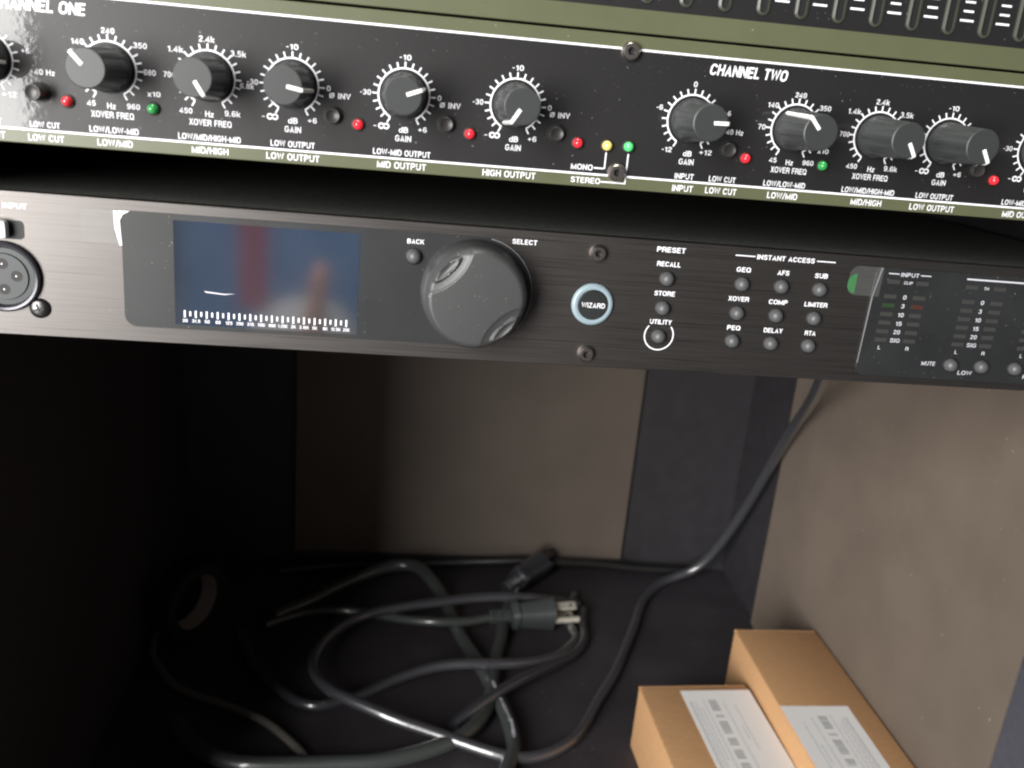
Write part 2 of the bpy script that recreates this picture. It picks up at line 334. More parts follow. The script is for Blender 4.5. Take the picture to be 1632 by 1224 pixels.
def screw_bm(r, h, sock=6, sr=0.45):
    bm = bmesh.new(); n = 36; srr = r * sr
    def hexr(t):
        a = (t * sock) % 1.0 - 0.5
        return math.cos(PI / sock) / math.cos(a * 2 * PI / sock)
    prof = [(0, 0), (r, 0), (r, h * 0.35), (r * 0.9, h * 0.8), (r * 0.75, h), (srr, h), (srr, h * 0.25), (0, h * 0.15)]
    rings = []
    lathe(bm, prof, n, rf=lambda t, z: 1)
    for v in bm.verts:
        x, y = v.co.x / MM, v.co.z / MM; rr = math.hypot(x, y)
        if 0.01 < rr <= srr * 1.001:
            k = hexr(math.atan2(y, x) / (2 * PI)); v.co.x *= k; v.co.z *= k
    return bm
_s = link('screw', screw_bm(2.8, 2.0), M['steel'], smooth=35); SCREW = _s.data; bpy.data.objects.remove(_s)
SOCK = dome_mesh('socket', [(1.12, 0.62), (0, 0.62)], 'slot')
def screw(parent, x, y, rot=0):
    o = inst('screw', SCREW, parent, (x, y, 0.05), rot); inst('socket', SOCK, o, (0, 0, 0)); return o
# dial scales: arc, ticks and numbers
def dial(parent, cx, cy, nums, z=0.07):
    bm = bmesh.new(); arcband(bm, cx, cy, 7.05, 7.5, -150, 150, z, 72)
    for i in range(21):
        t = math.radians(-150 + 15 * i); s, c = math.sin(t), math.cos(t); w = 0.21
        pts = [(cx + r * s + k * c, cy + r * c - k * s) for r, k in ((7.45, -w), (7.45, w), (9.0, w), (9.0, -w))]
        bm.faces.new([bm.verts.new(V(x, y, z + 0.005)) for x, y in pts])
    link('dial_scale', bm, M['white'], parent)
    legend(parent, [(s, cx + dx, cy + dy, w, h) for s, dx, dy, w, h in nums], name='scale_number', bold=0.066)
def knob(parent, cx, cy, ang):
    k = inst('knob', KNOB, parent, (cx, cy, 0.3), math.radians(ang)); inst('pointer', PTR, k, (0, 0, 0)); return k
h = 1.5
GAIN_OUT = [('-10', -0.1, 10.2, 3.4, h), ('-30', -10.9, 0, 3.1, h), ('0', 10.1, 0, 1.1, h), ('-', -7.9, -8.9, 1.1, 1.5), ('dB', 0.3, -9.6, 2.7, 1.6), ('GAIN', 0.3, -12.0, 4.6, 1.75), ('+6', 5.7, -9.1, 2.6, h)]
XO_LOW = [('45', -5.1, -9.3, 2.3, h), ('960', 6.1, -9.4, 3.5, h), ('140', -7.8, 6.5, 3.4, h), ('240', 0.2, 9.9, 3.5, h), ('350', 8.5, 6.8, 3.6, h), ('680', 10.8, 0, 3.2, h), ('70', -10.3, 0, 2.4, h), ('Hz', 0.2, -9.7, 2.3, 1.6), ('XOVER FREQ', 0.4, -12.1, 11.4, 1.75)]
XO_MID = [('450', -6.2, -9.2, 3.5, h), ('9.6k', 6.5, -9.1, 4.3, 1.6), ('2.4k', -0.2, 10.1, 4.2, 1.6), ('1.4k', -8.6, 6.8, 4.1, 1.6), ('3.5k', 8.2, 7.0, 4.2, 1.6), ('6.8k', 10.5, -1.3, 3.8, h), ('700', -10.4, 0, 3.2, h), ('Hz', 0.2, -9.7, 2.3, 1.6), ('XOVER FREQ', 0.4, -12.1, 11.6, 1.75)]
GAIN_IN = [('-12', -6.3, -8.8, 3.2, h), ('0', -0.2, 10.2, 1.1, h), ('-6', -10.1, 3.0, 2.0, h), ('+6', 10.7, 2.9, 2.2, h), ('+12', 5.7, -8.8, 3.9, h), ('dB', 0.2, -9.6, 2.7, 1.6), ('GAIN', 0.2, -12.0, 4.6, 1.75)]
def infinity(parent, cx, cy):
    bm = bmesh.new()
    for s in (-1, 1): arcband(bm, cx + s * 0.72, cy, 0.45, 0.88, 0, 360, 0.07, 24)
    link('infinity_sign', bm, M['white'], parent)
# ------------------------------------------------------------------ crossover unit
xo = empty('crossover_unit', (0, 0, 0), 'black glossy crossover rack unit with olive border, eleven dial knobs and small lamps', 'rack unit')
link('front_panel', box(bmesh.new(), -241, 241, -43.9, -0.35, -3.2, 0, 0.25), M['olive'], xo)
link('chassis', box(bmesh.new(), -218, 218, -43.2, -1.2, -230, -3.3), M['chassis'], xo)
bm = bmesh.new(); quad(bm, -233, 233, -40.0, -4.3, 0.03); link('black_field', bm, M['black_gloss'], xo)
for y in (-4.2, -40.1):
    bm = bmesh.new(); quad(bm, -233, 233, y - 0.28, y + 0.28, 0.055); link('white_rule', bm, M['white'], xo)
CYK = -22.3
K = dict(k0=-177.1, k1=-144.9, k2=-118.5, lo=-95.6, mi=-64.3, hi=-32.2, c0=20.6, c1=52.8, c2=79.2, c3=102.1, c4=133.4)
for kx, nums, a in ((K['k0'], GAIN_IN, 95), (K['k1'], XO_LOW, -43), (K['k2'], XO_MID, 148), (K['lo'], GAIN_OUT, 100), (K['mi'], GAIN_OUT, 69), (K['hi'], GAIN_OUT, -148),
                    (K['c0'], GAIN_IN, 88), (K['c1'], XO_LOW, -42), (K['c2'], XO_MID, 149), (K['c3'], GAIN_OUT, 149), (K['c4'], GAIN_OUT, 120)):
    dial(xo, kx, CYK, nums); knob(xo, kx, CYK, a)
    if nums is GAIN_OUT: infinity(xo, kx - 5.4, CYK - 8.9)
legend(xo, [('CHANNEL ONE', -162.2, -7.7, 24.0, 3.1), ('CHANNEL TWO', 36.0, -7.5, 23.6, 3.1)], bold=0.09, shear=0.13)
for dx in (0, 196.2):
    legend(xo, [('40 Hz', -161.8 + dx, -24.6, 5.3, 1.5), ('x10', -134.0 + dx + 0.8, -27.9, 3.5, 1.4)], bold=0.076)
legend(xo, [('LOW CUT', -162.7, -38.5, 7.9, 1.6), ('LOW/LOW-MID', -144.3, -38.5, 13.2, 1.7), ('LOW/MID/HIGH-MID', -118.4, -38.5, 17.2, 1.7), ('LOW OUTPUT', -95.3, -38.4, 12.4, 1.7), ('LOW-MID OUTPUT', -64.2, -38.4, 16.6, 1.7),
            ('LOW CUT', 32.8, -38.6, 8.4, 1.7), ('INPUT', 20.8, -38.6, 5.9, 1.7), ('LOW/LOW-MID', 52.6, -38.6, 13.4, 1.7), ('LOW/MID/HIGH-MID', 79.9, -38.6, 17.3, 1.7), ('LOW OUTPUT', 102.0, -38.6, 12.5, 1.7), ('LOW-MID OUTPUT', 133.2, -38.6, 16.6, 1.7), ('INPUT', -177.0, -38.5, 5.9, 1.7)], bold=0.076)
legend(xo, [('LOW CUT', -162.6, -42.1, 9.5, 1.8), ('LOW/MID', -144.2, -42.0, 9.5, 1.85), ('MID/HIGH', -118.3, -42.0, 10.1, 1.85), ('LOW OUTPUT', -95.2, -42.0, 15.0, 1.9), ('MID OUTPUT', -64.1, -42.0, 14.2, 1.9), ('HIGH OUTPUT', -32.4, -42.0, 15.8, 1.9),
            ('INPUT', 20.8, -42.2, 6.5, 1.9), ('LOW CUT', 32.9, -42.1, 9.9, 1.9), ('LOW/MID', 52.6, -42.1, 9.7, 1.9), ('MID/HIGH', 80.0, -42.1, 10.1, 1.9), ('LOW OUTPUT', 102.0, -42.2, 15.0, 1.9), ('MID OUTPUT', 133.2, -42.2, 14.2, 1.9), ('INPUT', -176.6, -42.1, 6.5, 1.9), ('STEREO', -9.3, -42.0, 9.0, 1.7)], bold=0.076, z=0.08)
legend(xo, [('MONO', -10.8, -38.2, 6.6, 1.7)], bold=0.076)
legend(xo, [('\u00d8 INV', kx + 13.3, -24.1, 6.0, 1.6) for kx in (K['lo'], K['mi'], K['hi'], K['c3'])], bold=0.076)
bm = bmesh.new()                                    # leader lines from the two centre lamps
quad(bm, -4.15, -3.75, -38.2, -33.4, 0.07); quad(bm, -7.2, -4.15, -38.4, -38.0, 0.07); link('leader_line', bm, M['white'], xo)
bm = bmesh.new()
quad(bm, 2.6, 3.0, -42.3, -33.4, 0.085); quad(bm, -4.6, 2.6, -42.3, -41.9, 0.085); link('leader_line', bm, M['white'], xo)
for x, y, m, nm in ((-156.2, -31.7, 'red_dim', 'red_led'), (-133.5, -31.8, 'green_led', 'green_led'), (-77.0, -31.4, 'red_led', 'red_led'), (-44.9, -31.4, 'red_led', 'red_led'), (-12.9, -31.4, 'red_led', 'red_led'),
                    (-4.0, -31.5, 'yellow_led', 'yellow_led'), (2.5, -31.3, 'green_lit', 'green_led'), (38.8, -31.8, 'red_led', 'red_led'), (63.4, -32.1, 'green_led', 'green_led'), (120.0, -32.2, 'red_led', 'red_led')):
    led(xo, x, y, m, nm)
push(xo, -163.3, -29.9, 5.5)
for x, y in ((-84.1, -29.6), (-51.9, -29.3), (-19.5, -29.3), (33.1, -29.8), (113.6, -29.6)): push(xo, x, y, 2.0)
screw(xo, -0.2, -4.8, 0.2); screw(xo, -0.2, -39.0, 0.5)
# ------------------------------------------------------------------ equaliser above
eq = empty('graphic_equalizer', (0, 0, 0), 'graphic equalizer at the top with olive border and row of slider slots', 'rack unit')
link('front_panel', box(bmesh.new(), -241, 241, 0.35, 88.5, -3.2, 0, 0.25), M['olive'], eq)
link('chassis', box(bmesh.new(), -218, 218, 1.2, 88, -230, -3.3), M['chassis'], eq)
bm = bmesh.new(); quad(bm, -233, 233, 6.6, 82, 0.03); link('black_field', bm, M['black_gloss'], eq)
rim_bm = bmesh.new(); o_ = rrect(-1.95, 1.95, 0, 62, 1.94, 7); i_ = rrect(-1.25, 1.25, 0.7, 61.3, 1.24, 7)
lay = []
for pts, z in ((o_, 0.0), (o_, 0.45), (i_, 0.75), (i_, 0.0)): lay.append([rim_bm.verts.new(V(x, y, z)) for x, y in pts])
for a, b in zip(lay, lay[1:]):
    for i in range(len(a)): rim_bm.faces.new((a[i], a[(i + 1) % len(a)], b[(i + 1) % len(a)], b[i]))
r0 = link('slot_bezel', rim_bm, M['slot_rim'], eq, smooth=30); SLOTR = r0.data; bpy.data.objects.remove(r0)
bm = bmesh.new(); bm.faces.new([bm.verts.new(V(x, y, 0.06)) for x, y in i_]); r0 = link('slot', bm, M['slot'], eq); SLOT = r0.data; bpy.data.objects.remove(r0)
bm = box(bmesh.new(), -0.5, 0.5, -1.4, 1.4, 0, 5, 0.1); box(bm, -3.2, 3.2, -5.2, 5.2, 5, 9, 0.6); r0 = link('slider', bm, M['knob'], eq); SLID = r0.data; bpy.data.objects.remove(r0)
for i in range(-14, 12):
    x = 25.6 + 11.44 * i; s = inst('slot_bezel', SLOTR, eq, (x, 8.3, 0.05)); inst('slot', SLOT, s, (0, 0, 0)); inst('slider', SLID, s, (0, 26 + 10 * math.sin(i * 1.3) + (8 if i < 2 else 14), 0))
for i in range(-14, 11):
    x = 31.3 + 11.44 * i
    for j, w in enumerate((2.15, 1.6, 1.6, 1.6, 2.15, 1.6, 1.6, 1.6)):
        if i < 1 and j < 1: pass
        bm = bmesh.new(); quad(bm, -w, w, -0.28, 0.28, 0); link('scale_mark', bm, M['white'], eq, loc=(x - 0.3, 12.65 + 2.55 * j, 0.06))
# ------------------------------------------------------------------ signal processor (lower unit)
dr = empty('signal_processor', None, 'brushed black signal processor with dark display, big select knob and round buttons', 'rack unit')
DM = ((0.999859, 0.007873, 0.014809), (-0.007874, 0.999969, 0.000000), (-0.014809, -0.000117, 0.999890)); DO = (0.0000, -60.2444, -12.8533)
def conv(c): return Vector((c[0], -c[2], c[1]))
cxv, cyv, czv = [conv([DM[r][k] for r in range(3)]) for k in range(3)]
# local blender axes: X=cx, Y=-cz, Z=cy
dr.matrix_world = Matrix(((cxv.x, -czv.x, cyv.x, DO[0] * MM), (cxv.y, -czv.y, cyv.y, -DO[2] * MM), (cxv.z, -czv.z, cyv.z, DO[1] * MM), (0, 0, 0, 1)))
link('front_panel', box(bmesh.new(), -241, 241, -43.9, 0, -4.5, 0, 0.3), M['brushed'], dr)
link('chassis', box(bmesh.new(), -215, 215, -43.0, -1.0, -190, -4.6), M['chassis'], dr)
# display glass: rounded at left, half circle round the knob at right
GX, GY, GR = -38.2, -20.9, 17.9
pts = []
for i in range(33): a = math.radians(-90 + 180 * i / 32); pts.append((GX + (GR + 0.3) * math.cos(a), GY + GR * math.sin(a)))
for cx, cy, a0 in ((-146.8 + 3.6, -3.1 - 3.6, 90), (-146.8 + 3.6, -38.8 + 3.6, 180)):
    for i in range(9): a = math.radians(a0 + 90 * i / 8); pts.append((cx + 3.6 * math.cos(a), cy + 3.6 * math.sin(a)))
link('display_glass', plate(bmesh.new(), pts, 0.0, 0.45), M['glass'], dr)
bm = bmesh.new(); arcband(bm, GX + 0.15, GY, GR - 0.35, GR - 0.05, 10, 130, 0.5); link('glass_rim', bm, M['edge'], dr)
bm = bmesh.new(); quad(bm, -131.8, -75.8, -37.6 + 0.2, -4.9, 0.50); link('display_screen', bm, M['lcd'], dr)
bm = bmesh.new()
for i in range(31):
    x = -128.9 + 49.7 * i / 30; y1 = -32.7 if i % 2 == 0 else -33.0; y0 = -35.0 if i % 2 == 0 else -34.5
    quad(bm, x - 0.26, x + 0.26, y0, y1, 0.56)
link('frequency_ticks', bm, M['white'], dr)
fl = ['20', '31.5', '50', '80', '125', '200', '315', '500', '800', '1.25K', '2K', '3.15K', '5K', '8K', '12.5K', '20K']
legend(dr, [(s, -128.8 + 49.7 * 2 * i / 30, -36.0, {2: 1.5, 3: 2.1, 4: 2.5, 5: 3.0}[len(s)], 1.05) for i, s in enumerate(fl)], z=0.56, name='frequency_number', bold=0.076)
bm = bmesh.new(); plate(bm, [(-123, -26.2), (-117, -26.7), (-113.5, -26.5), (-117, -27.1), (-122.5, -26.7)], 0.51, 0.54); link('scratch', bm, M['grey_ink'], dr)
# rounded button meshes
RB = dome_mesh('round_button', [(2.35, 0), (2.3, 0.5)] + domep(2.2, 2.0, 0.6), 'rubber')
RBC = dome_mesh('button_rim', [(2.35, 0), (2.75, 0.0), (2.65, 0.15), (2.35, 0.2)], 'slot')
def rbtn(x, y):
    o = inst('round_button', RB, dr, (x, y, 0.02)); inst('rim', RBC, o, (0, 0, 0)); return o
for x, y in ((24.1, -12.3), (24.1, -22.2), (24.1, -31.9), (50.0, -12.3), (50.0, -22.2), (50.0, -31.9), (63.8, -12.2), (63.8, -22.2), (63.8, -32.0), (77.4, -12.3), (77.4, -22.3), (77.4, -32.0)): rbtn(x, y)
o = rbtn(-58.9, -10.7); o.location = V(-58.9, -10.7, 0.46)
for x in (131.2, 143.0, 156.0, 168): rbtn(x, -35.7).location = V(x, -35.7, 0.46)
legend(dr, [('INPUT', -176.8, -4.3, 6.7, 1.5), ('SELECT', -24.2, -3.7, 8.0, 1.55), ('PRESET', 24.1, -2.7, 9.6, 1.7), ('INSTANT ACCESS', 63.6, -2.8, 20.2, 1.6)], bold=0.09)
legend(dr, [('BACK', -58.7, -6.0, 5.3, 1.5)], z=0.52, bold=0.076)
legend(dr, [('RECALL', 24.0, -7.4, 8.0, 1.6), ('STORE', 24.0, -17.2, 7.0, 1.6), ('UTILITY', 24.1, -26.9, 7.5, 1.6), ('GEQ', 49.7, -7.4, 4.9, 1.6), ('XOVER', 49.7, -17.3, 7.2, 1.6), ('PEQ', 49.7, -27.3, 4.6, 1.6),
            ('AFS', 63.6, -7.5, 4.1, 1.6), ('SUB', 77.1, -7.6, 4.6, 1.6), ('COMP', 63.7, -17.5, 6.6, 1.6), ('LIMITER', 77.2, -17.5, 8.2, 1.6), ('DELAY', 63.8, -27.4, 6.7, 1.6), ('RTA', 77.2, -27.5, 3.9, 1.6)], bold=0.09)
bm = bmesh.new(); quad(bm, 46.0, 52.9, -2.95, -2.6, 0.06); quad(bm, 74.5, 81.1, -2.95, -2.6, 0.06); link('header_rule', bm, M['white'], dr)
bm = bmesh.new(); arcband(bm, 24.1, -31.6, 4.75, 5.15, 50, 310, 0.06, 48); link('printed_ring', bm, M['white'], dr)
# wizard button
wz = link('wizard_button', lathe(bmesh.new(), [(0, 0), (5.0, 0.0), (5.0, 1.3), (4.7, 1.6), (0, 1.75)], 40), M['glass'], dr, smooth=35, loc=(0.1, -22.4, 0))
link('light_ring', lathe(bmesh.new(), [(5.05, 0), (7.0, 0.0), (6.95, 0.6), (6.3, 1.15), (5.6, 1.2), (5.05, 1.0)], 48), M['ring_blue'], wz, smooth=60)
bm = bmesh.new(); text(bm, 'WIZARD', 0, 0, 7.8, 1.7, 1.8, 0.075); link('button_text', bm, M['white'], wz)
# select knob: domed disc with two scooped finger rests
def big_knob():
    bm = bmesh.new(); R = 15.9; H = 12.6; n = 240; m = 64; rings = []
    def height(x, y):
        r = math.hypot(x, y) / R
        z = H - 0.5 * r ** 2
        if r > 0.86: z -= 1.9 * ((r - 0.86) / 0.14) ** 2.2
        for ang, dep in ((137, 1.0), (-43, 0.7)):
            a = math.radians(ang); ux, uy = math.cos(a), math.sin(a)
            p = x * ux + y * uy; q = -x * uy + y * ux
            # scoop: a big ellipse biting the rim, with a raised lens inside it
            e = ((p - R * 1.12) / (0.56 * R)) ** 2 + (q / (0.80 * R)) ** 2
            if e < 1: z -= 1.7 * (1 - e) ** 0.6 * dep
            l = ((p - R * 0.82) / (0.105 * R)) ** 2 + (q / (0.37 * R)) ** 2
            if l < 1: z += 0.9 * math.sin(min(1, (1 - l) * 2.4) * PI / 2) - 1.0 * max(0, 0.55 - l)
        return z
    prev = None; c = bm.verts.new(V(0, 0, height(0, 0)))
    for k in range(1, m + 1):
        r = R * (k / m) ** 0.8
        ring = [bm.verts.new(V(r * math.cos(2 * PI * i / n), r * math.sin(2 * PI * i / n), height(r * math.cos(2 * PI * i / n), r * math.sin(2 * PI * i / n)))) for i in range(n)]
        for i in range(n):
            j = (i + 1) % n
            if prev: bm.faces.new((prev[i], ring[i], ring[j], prev[j]))
            else: bm.faces.new((c, ring[i], ring[j]))
        prev = ring
    for z, rr in ((7, 16.4), (1.0, 17.0), (0.5, 16.7)):
        ring = [bm.verts.new(V(rr * math.cos(2 * PI * i / n), rr * math.sin(2 * PI * i / n), z)) for i in range(n)]
        for i in range(n): bm.faces.new((prev[i], ring[i], ring[(i + 1) % n], prev[(i + 1) % n]))
        prev = ring
    return bm
link('select_knob', big_knob(), M['big_knob'], dr, smooth=60, loc=(-39.3, -20.9, 0.45))
# meter window at right
link('meter_window', plate(bmesh.new(), rrect(96.3, 236, -41.2, -3.1, 3.0), 0.0, 0.40), M['glass'], dr)
def seg_mesh(m):
    o = link('meter_segment', box(bmesh.new(), -2.2, 2.2, -0.7, 0.7, 0, 0.12), M[m]); d = o.data; bpy.data.objects.remove(o); return d
SEG = {k: seg_mesh(k) for k in ('segment', 'segment_green', 'segment_red')}
rows = [(-7.7, 'segment'), (-12.8, 'segment'), (-15.9, 'segment'), (-19.0, 'segment'), (-22.0, 'segment'), (-25.1, 'segment'), (-28.1, 'segment')]
for g, cx in enumerate((108.3, 137.3, 162.5, 187)):
    for j, (y, m) in enumerate(rows):
        for s in (-1, 1):
            mm = 'segment_green' if (g == 0 and j == 2 and s < 0) else 'segment_red' if (g == 0 and j == 2 and s > 0) else m
            inst('meter_segment', SEG[mm], dr, (cx + s * 5.3, y, 0.42))
    legend(dr, [('0', cx, -12.8, 1.2, 1.5), ('3', cx, -15.9, 1.2, 1.5), ('10', cx, -19.0, 2.2, 1.5), ('15', cx, -22.1, 2.2, 1.5), ('20', cx, -25.1, 2.4, 1.5), ('SIG', cx, -28.1, 3.7, 1.5), ('L', cx - 5.2, -30.9, 1.0, 1.3), ('R', cx + 5.2, -30.8, 1.2, 1.3)], z=0.46, m='grey_ink', name='meter_legend', bold=0.076)
legend(dr, [('CLIP', 108.4, -7.8, 3.2, 1.0), ('TH', 137.4, -7.8, 1.8, 1.0), ('MUTE', 122.8, -35.6, 5.2, 1.45), ('LOW', 137.4, -38.3, 5.4, 1.5), ('MID', 162.3, -38.4, 4.4, 1.5), ('INPUT', 108.4, -5.1, 6.6, 1.4)], z=0.46, m='grey_ink', name='meter_legend', bold=0.076)
bm = bmesh.new(); quad(bm, 100.6, 104.5, -5.15, -4.8, 0.46); quad(bm, 112.3, 116.1, -5.15, -4.8, 0.46); quad(bm, 129.4, 180, -5.25, -4.7, 0.46); link('header_rule', bm, M['grey_ink'], dr)
# protective film tabs at the corners of the glass
def film(name, pts, z0, z1, m, parent=None): return link(name, plate(bmesh.new(), pts, z0, z1), M[m], parent or dr)
def leftround(x0, x1, y0, y1, r, n=8): return [(x1, y0), (x1, y1)] + [(x0 + r + r * math.cos(math.radians(90 + 90 * i / n)), y1 - r + r * math.sin(math.radians(90 + 90 * i / n))) for i in range(n + 1)] + [(x0 + r + r * math.cos(math.radians(180 + 90 * i / n)), y0 + r + r * math.sin(math.radians(180 + 90 * i / n))) for i in range(n + 1)]
ft = film('film_tab', leftround(86.8, 98.6, -13.2, -3.2, 3.2), 0.42, 0.55, 'film')
film('green_dot', leftround(86.6, 89.6, -12.6, -5.9, 2.9), 0.56, 0.60, 'green_dot', ft)
bm = bmesh.new()
for (xa, ya), (xb, yb) in (((97.9, -3.2), (96.4, -13.2)), ((96.4, -13.2), (96.15, -36.8))):
    w = 0.2; plate(bm, [(xa - w, ya), (xa + w, ya), (xb + w * .6, yb), (xb - w * .6, yb)], 0.42, 0.66)
link('film_edge', bm, M['edge'], dr)
ft2 = film('film_tab', leftround(-158.5, -147.2, -13.4, -3.4, 1.2), 0.02, 0.12, 'film')
bm = bmesh.new(); prof = [(-149.0, 0.12), (-148.7, 0.5), (-148.2, 0.75), (-147.6, 0.8), (-147.1, 0.6)]
rr = []
for x, z in prof: rr.append((bm.verts.new(V(x + (0.5 if 0 else 0), -3.4, z)), bm.verts.new(V(x + 0.15, -8.5, z)), bm.verts.new(V(x + 1.4 - 0.5 * (x + 149.0), -13.7, z))))
for a, b in zip(rr, rr[1:]):
    bm.faces.new((a[0], b[0], b[1], a[1])); bm.faces.new((a[1], b[1], b[2], a[2]))
link('fold', bm, M['film_edge'], ft2, smooth=True)  # opaque white carries the highlight of the clear film
bm = bmesh.new(); plate(bm, [(-147.6, -3.3), (-144.2, -3.2), (-146.2, -4.4), (-147.0, -6.0)], 0.5, 0.7); link('fold', bm, M['film_edge'], ft2)
screw(dr, -0.2, -5.4, 0.3); screw(dr, -0.2, -39.2, 0.9)
# combo connector at the left
xl = link('input_socket', lathe(bmesh.new(), [(10.9, 0), (10.7, 1.2), (10.1, 1.7), (9.4, 1.5), (8.9, 0.5), (8.7, 0.06)], 64), M['xlr_ring'], dr, smooth=40, loc=(-181.3, -25.7, 0.05))
link('insert', lathe(bmesh.new(), [(8.9, 0.05), (7.2, 0.08), (7.0, 0.6), (0, 0.62)], 48), M['xlr_face'], xl)
for a in (5, -88, 180, 90):
    x, y = 3.9 * math.cos(math.radians(a)), 3.9 * math.sin(math.radians(a))
    hh = link('contact_hole', lathe(bmesh.new(), [(0, 0.6), (1.5, 0.6), (1.6, 0.62), (1.65, 0.55)], 20), M['slot'], xl, loc=(x, y, 0.05))
    link('contact', lathe(bmesh.new(), [(0.3, 0.6), (0.25, 0.8), (0, 0.85)], 10), M['steel'], hh, smooth=40)
link('latch_slot', plate(bmesh.new(), rrect(-187, -174.6, -14.2, -8.6, 1.4), 0.02, 0.10), M['slot'], dr)
o = link('latch', box(bmesh.new(), -5, 4.2, -2.6, 2.9, 0, 3.4, 1.2), M['film_edge'], dr, smooth=40, loc=(-182.6, -11.3, 0.1))  # metal latch, its blown highlight painted as white base colour
s = link('connector_screw', lathe(bmesh.new(), [(3.1, 0), (3.0, 0.5), (2.3, 1.1), (1.2, 1.45), (0, 1.5)], 32), M['dark_steel'], dr, smooth=60, loc=(-171.6, -35.0, 0.05))
bm = bmesh.new()
for a in (20, 110):
    c, s_ = math.cos(math.radians(a)), math.sin(math.radians(a)); plate(bm, [(c * 1.7 - s_ * .3, s_ * 1.7 + c * .3), (c * 1.7 + s_ * .3, s_ * 1.7 - c * .3), (-c * 1.7 + s_ * .3, -s_ * 1.7 - c * .3), (-c * 1.7 - s_ * .3, -s_ * 1.7 + c * .3)], 1.2, 1.56 + a * 0.0001)
link('cross_recess', bm, M['slot'], s)
# ------------------------------------------------------------------ tubes and cords
def smooth_path(P, n=8):
    P = [Vector(p) for p in P]; out = []
    for i in range(len(P) - 1):
        p0 = P[i - 1] if i else P[i] * 2 - P[i + 1]; p1 = P[i]; p2 = P[i + 1]; p3 = P[i + 2] if i + 2 < len(P) else P[i + 1] * 2 - P[i]
        for k in range(n):
            t = k / n; out.append(0.5 * ((2 * p1) + (p2 - p0) * t + (2 * p0 - 5 * p1 + 4 * p2 - p3) * t * t + (3 * p1 - p0 - 3 * p2 + p3) * t ** 3))
    out.append(P[-1]); return out
def relax(P, it=2):
    for _ in range(it): P = [P[0]] + [(P[i - 1] + P[i] * 2 + P[i + 1]) / 4 for i in range(1, len(P) - 1)] + [P[-1]]
    return P
def tube(bm, P, r, ns=12, n=8, it=12):
    P = relax(smooth_path(P, n), it); up = Vector((0, 1, 0)); rings = []
    for i, p in enumerate(P):
        t = (P[min(i + 1, len(P) - 1)] - P[max(i - 1, 0)]).normalized(); a = t.cross(up)
        if a.length < 1e-3: a = t.cross(Vector((1, 0, 0)))
        a.normalize(); b = t.cross(a); rr = r(i / (len(P) - 1)) if callable(r) else r
        rings.append([bm.verts.new(V(*(p + a * (rr * math.cos(2 * PI * k / ns)) + b * (rr * math.sin(2 * PI * k / ns))))) for k in range(ns)])
    for x, y in zip(rings, rings[1:]):
        for k in range(ns): bm.faces.new((x[k], x[(k + 1) % ns], y[(k + 1) % ns], y[k]))
    bm.faces.new(rings[0]); bm.faces.new(rings[-1]); return bm
def cord(name, P, r, m, label, group=None, parent=None):
    o = link(name, tube(bmesh.new(), P, r), M[m], parent, smooth=True)
    if not parent: tag(o, label, 'cord', group)
    return o
CW = [(158,-112,-120),(160,-150,-161),(197,-195,-246),(211,-235,-296),(214,-300,-338),(206,-352,-362),(192,-385,-373),(165,-394,-370),(140,-396,-343),(123,-396,-303),(104,-396,-263),(93,-396,-241),(77,-396,-215),(61,-396,-186),(45,-395,-170),(29,-395,-163),(14,-394,-162),(-4,-393,-168),(-28,-390,-177),(-54,-386,-185),(-66,-384,-190),(-87,-382,-201),(-101,-382,-213),(-109,-382,-229),(-108,-383,-251),(-100,-385,-273),(-83,-388,-299),(-57,-384,-305),(-30,-382,-309),(5,-380,-315),(37,-380,-316),(62,-386,-323),(84,-394,-330)]
CW[0:2] = [(128,-108,-95),(160,-150,-161)]
cord('cable', CW, 3.7, 'pvc_pale', 'thin black cord dropping from the lower rack unit and looping round the cabinet floor')
cord('cable', [(84,-395,-345),(73,-394.5,-318),(74,-395,-298),(76,-396,-288),(68,-394,-273),(55,-392,-258),(30,-388,-245),(1,-384,-239),(-27,-386,-239),(-54,-391,-232),(-67,-394,-226),(-80,-396,-220),(-91,-396,-215),(-103,-396,-210),(-116,-396,-214),(-128,-396,-225),(-150,-396,-250),(-165,-396,-290)], 3.7, 'pvc_pale', 'shiny black cord bending below the plug prongs and running left')
cord('cable', [(88,-396,-325),(83,-396,-302),(82,-396,-286),(71,-395,-267),(52,-391,-248),(28,-386,-226),(6,-386,-208),(-12,-391,-195),(-19,-395,-190),(-16,-396,-184),(-6,-396,-186),(-2,-396,-200)], 3.6, 'pvc', 'short black cord slanting down left from below the prongs to the thick grey cords')
cord('cable', [(-145,-394.5,-308),(-133,-394.5,-319),(-119,-394,-330),(-109,-393,-341),(-83,-390,-361),(-59,-386,-370),(-41,-384,-365),(-29,-384,-341),(-20,-391,-326),(-11,-394,-289),(0,-394,-257),(8,-394,-230),(14,-394,-207),(17,-394,-184),(17,-394,-168),(11,-394,-153),(0,-394,-120),(-20,-394,-90)], 4.9, 'pvc_grey', 'thick grey cable arching up and over then running down past the plug cord')
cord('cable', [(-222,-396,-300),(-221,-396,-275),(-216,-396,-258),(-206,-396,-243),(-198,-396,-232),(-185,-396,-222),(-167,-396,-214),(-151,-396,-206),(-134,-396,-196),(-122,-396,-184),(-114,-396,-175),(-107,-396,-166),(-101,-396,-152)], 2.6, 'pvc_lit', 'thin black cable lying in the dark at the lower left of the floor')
cord('cable', [(-150,-396,-375),(-90,-396,-388),(-40,-395,-389),(-10,-393,-389),(10,-391,-388),(28,-389,-386),(49,-387,-385),(84,-388,-385),(112,-390,-387),(150,-395,-389),(190,-395.5,-389)], 4.0, 'tape', 'black cable arching along the foot of the brown back board')
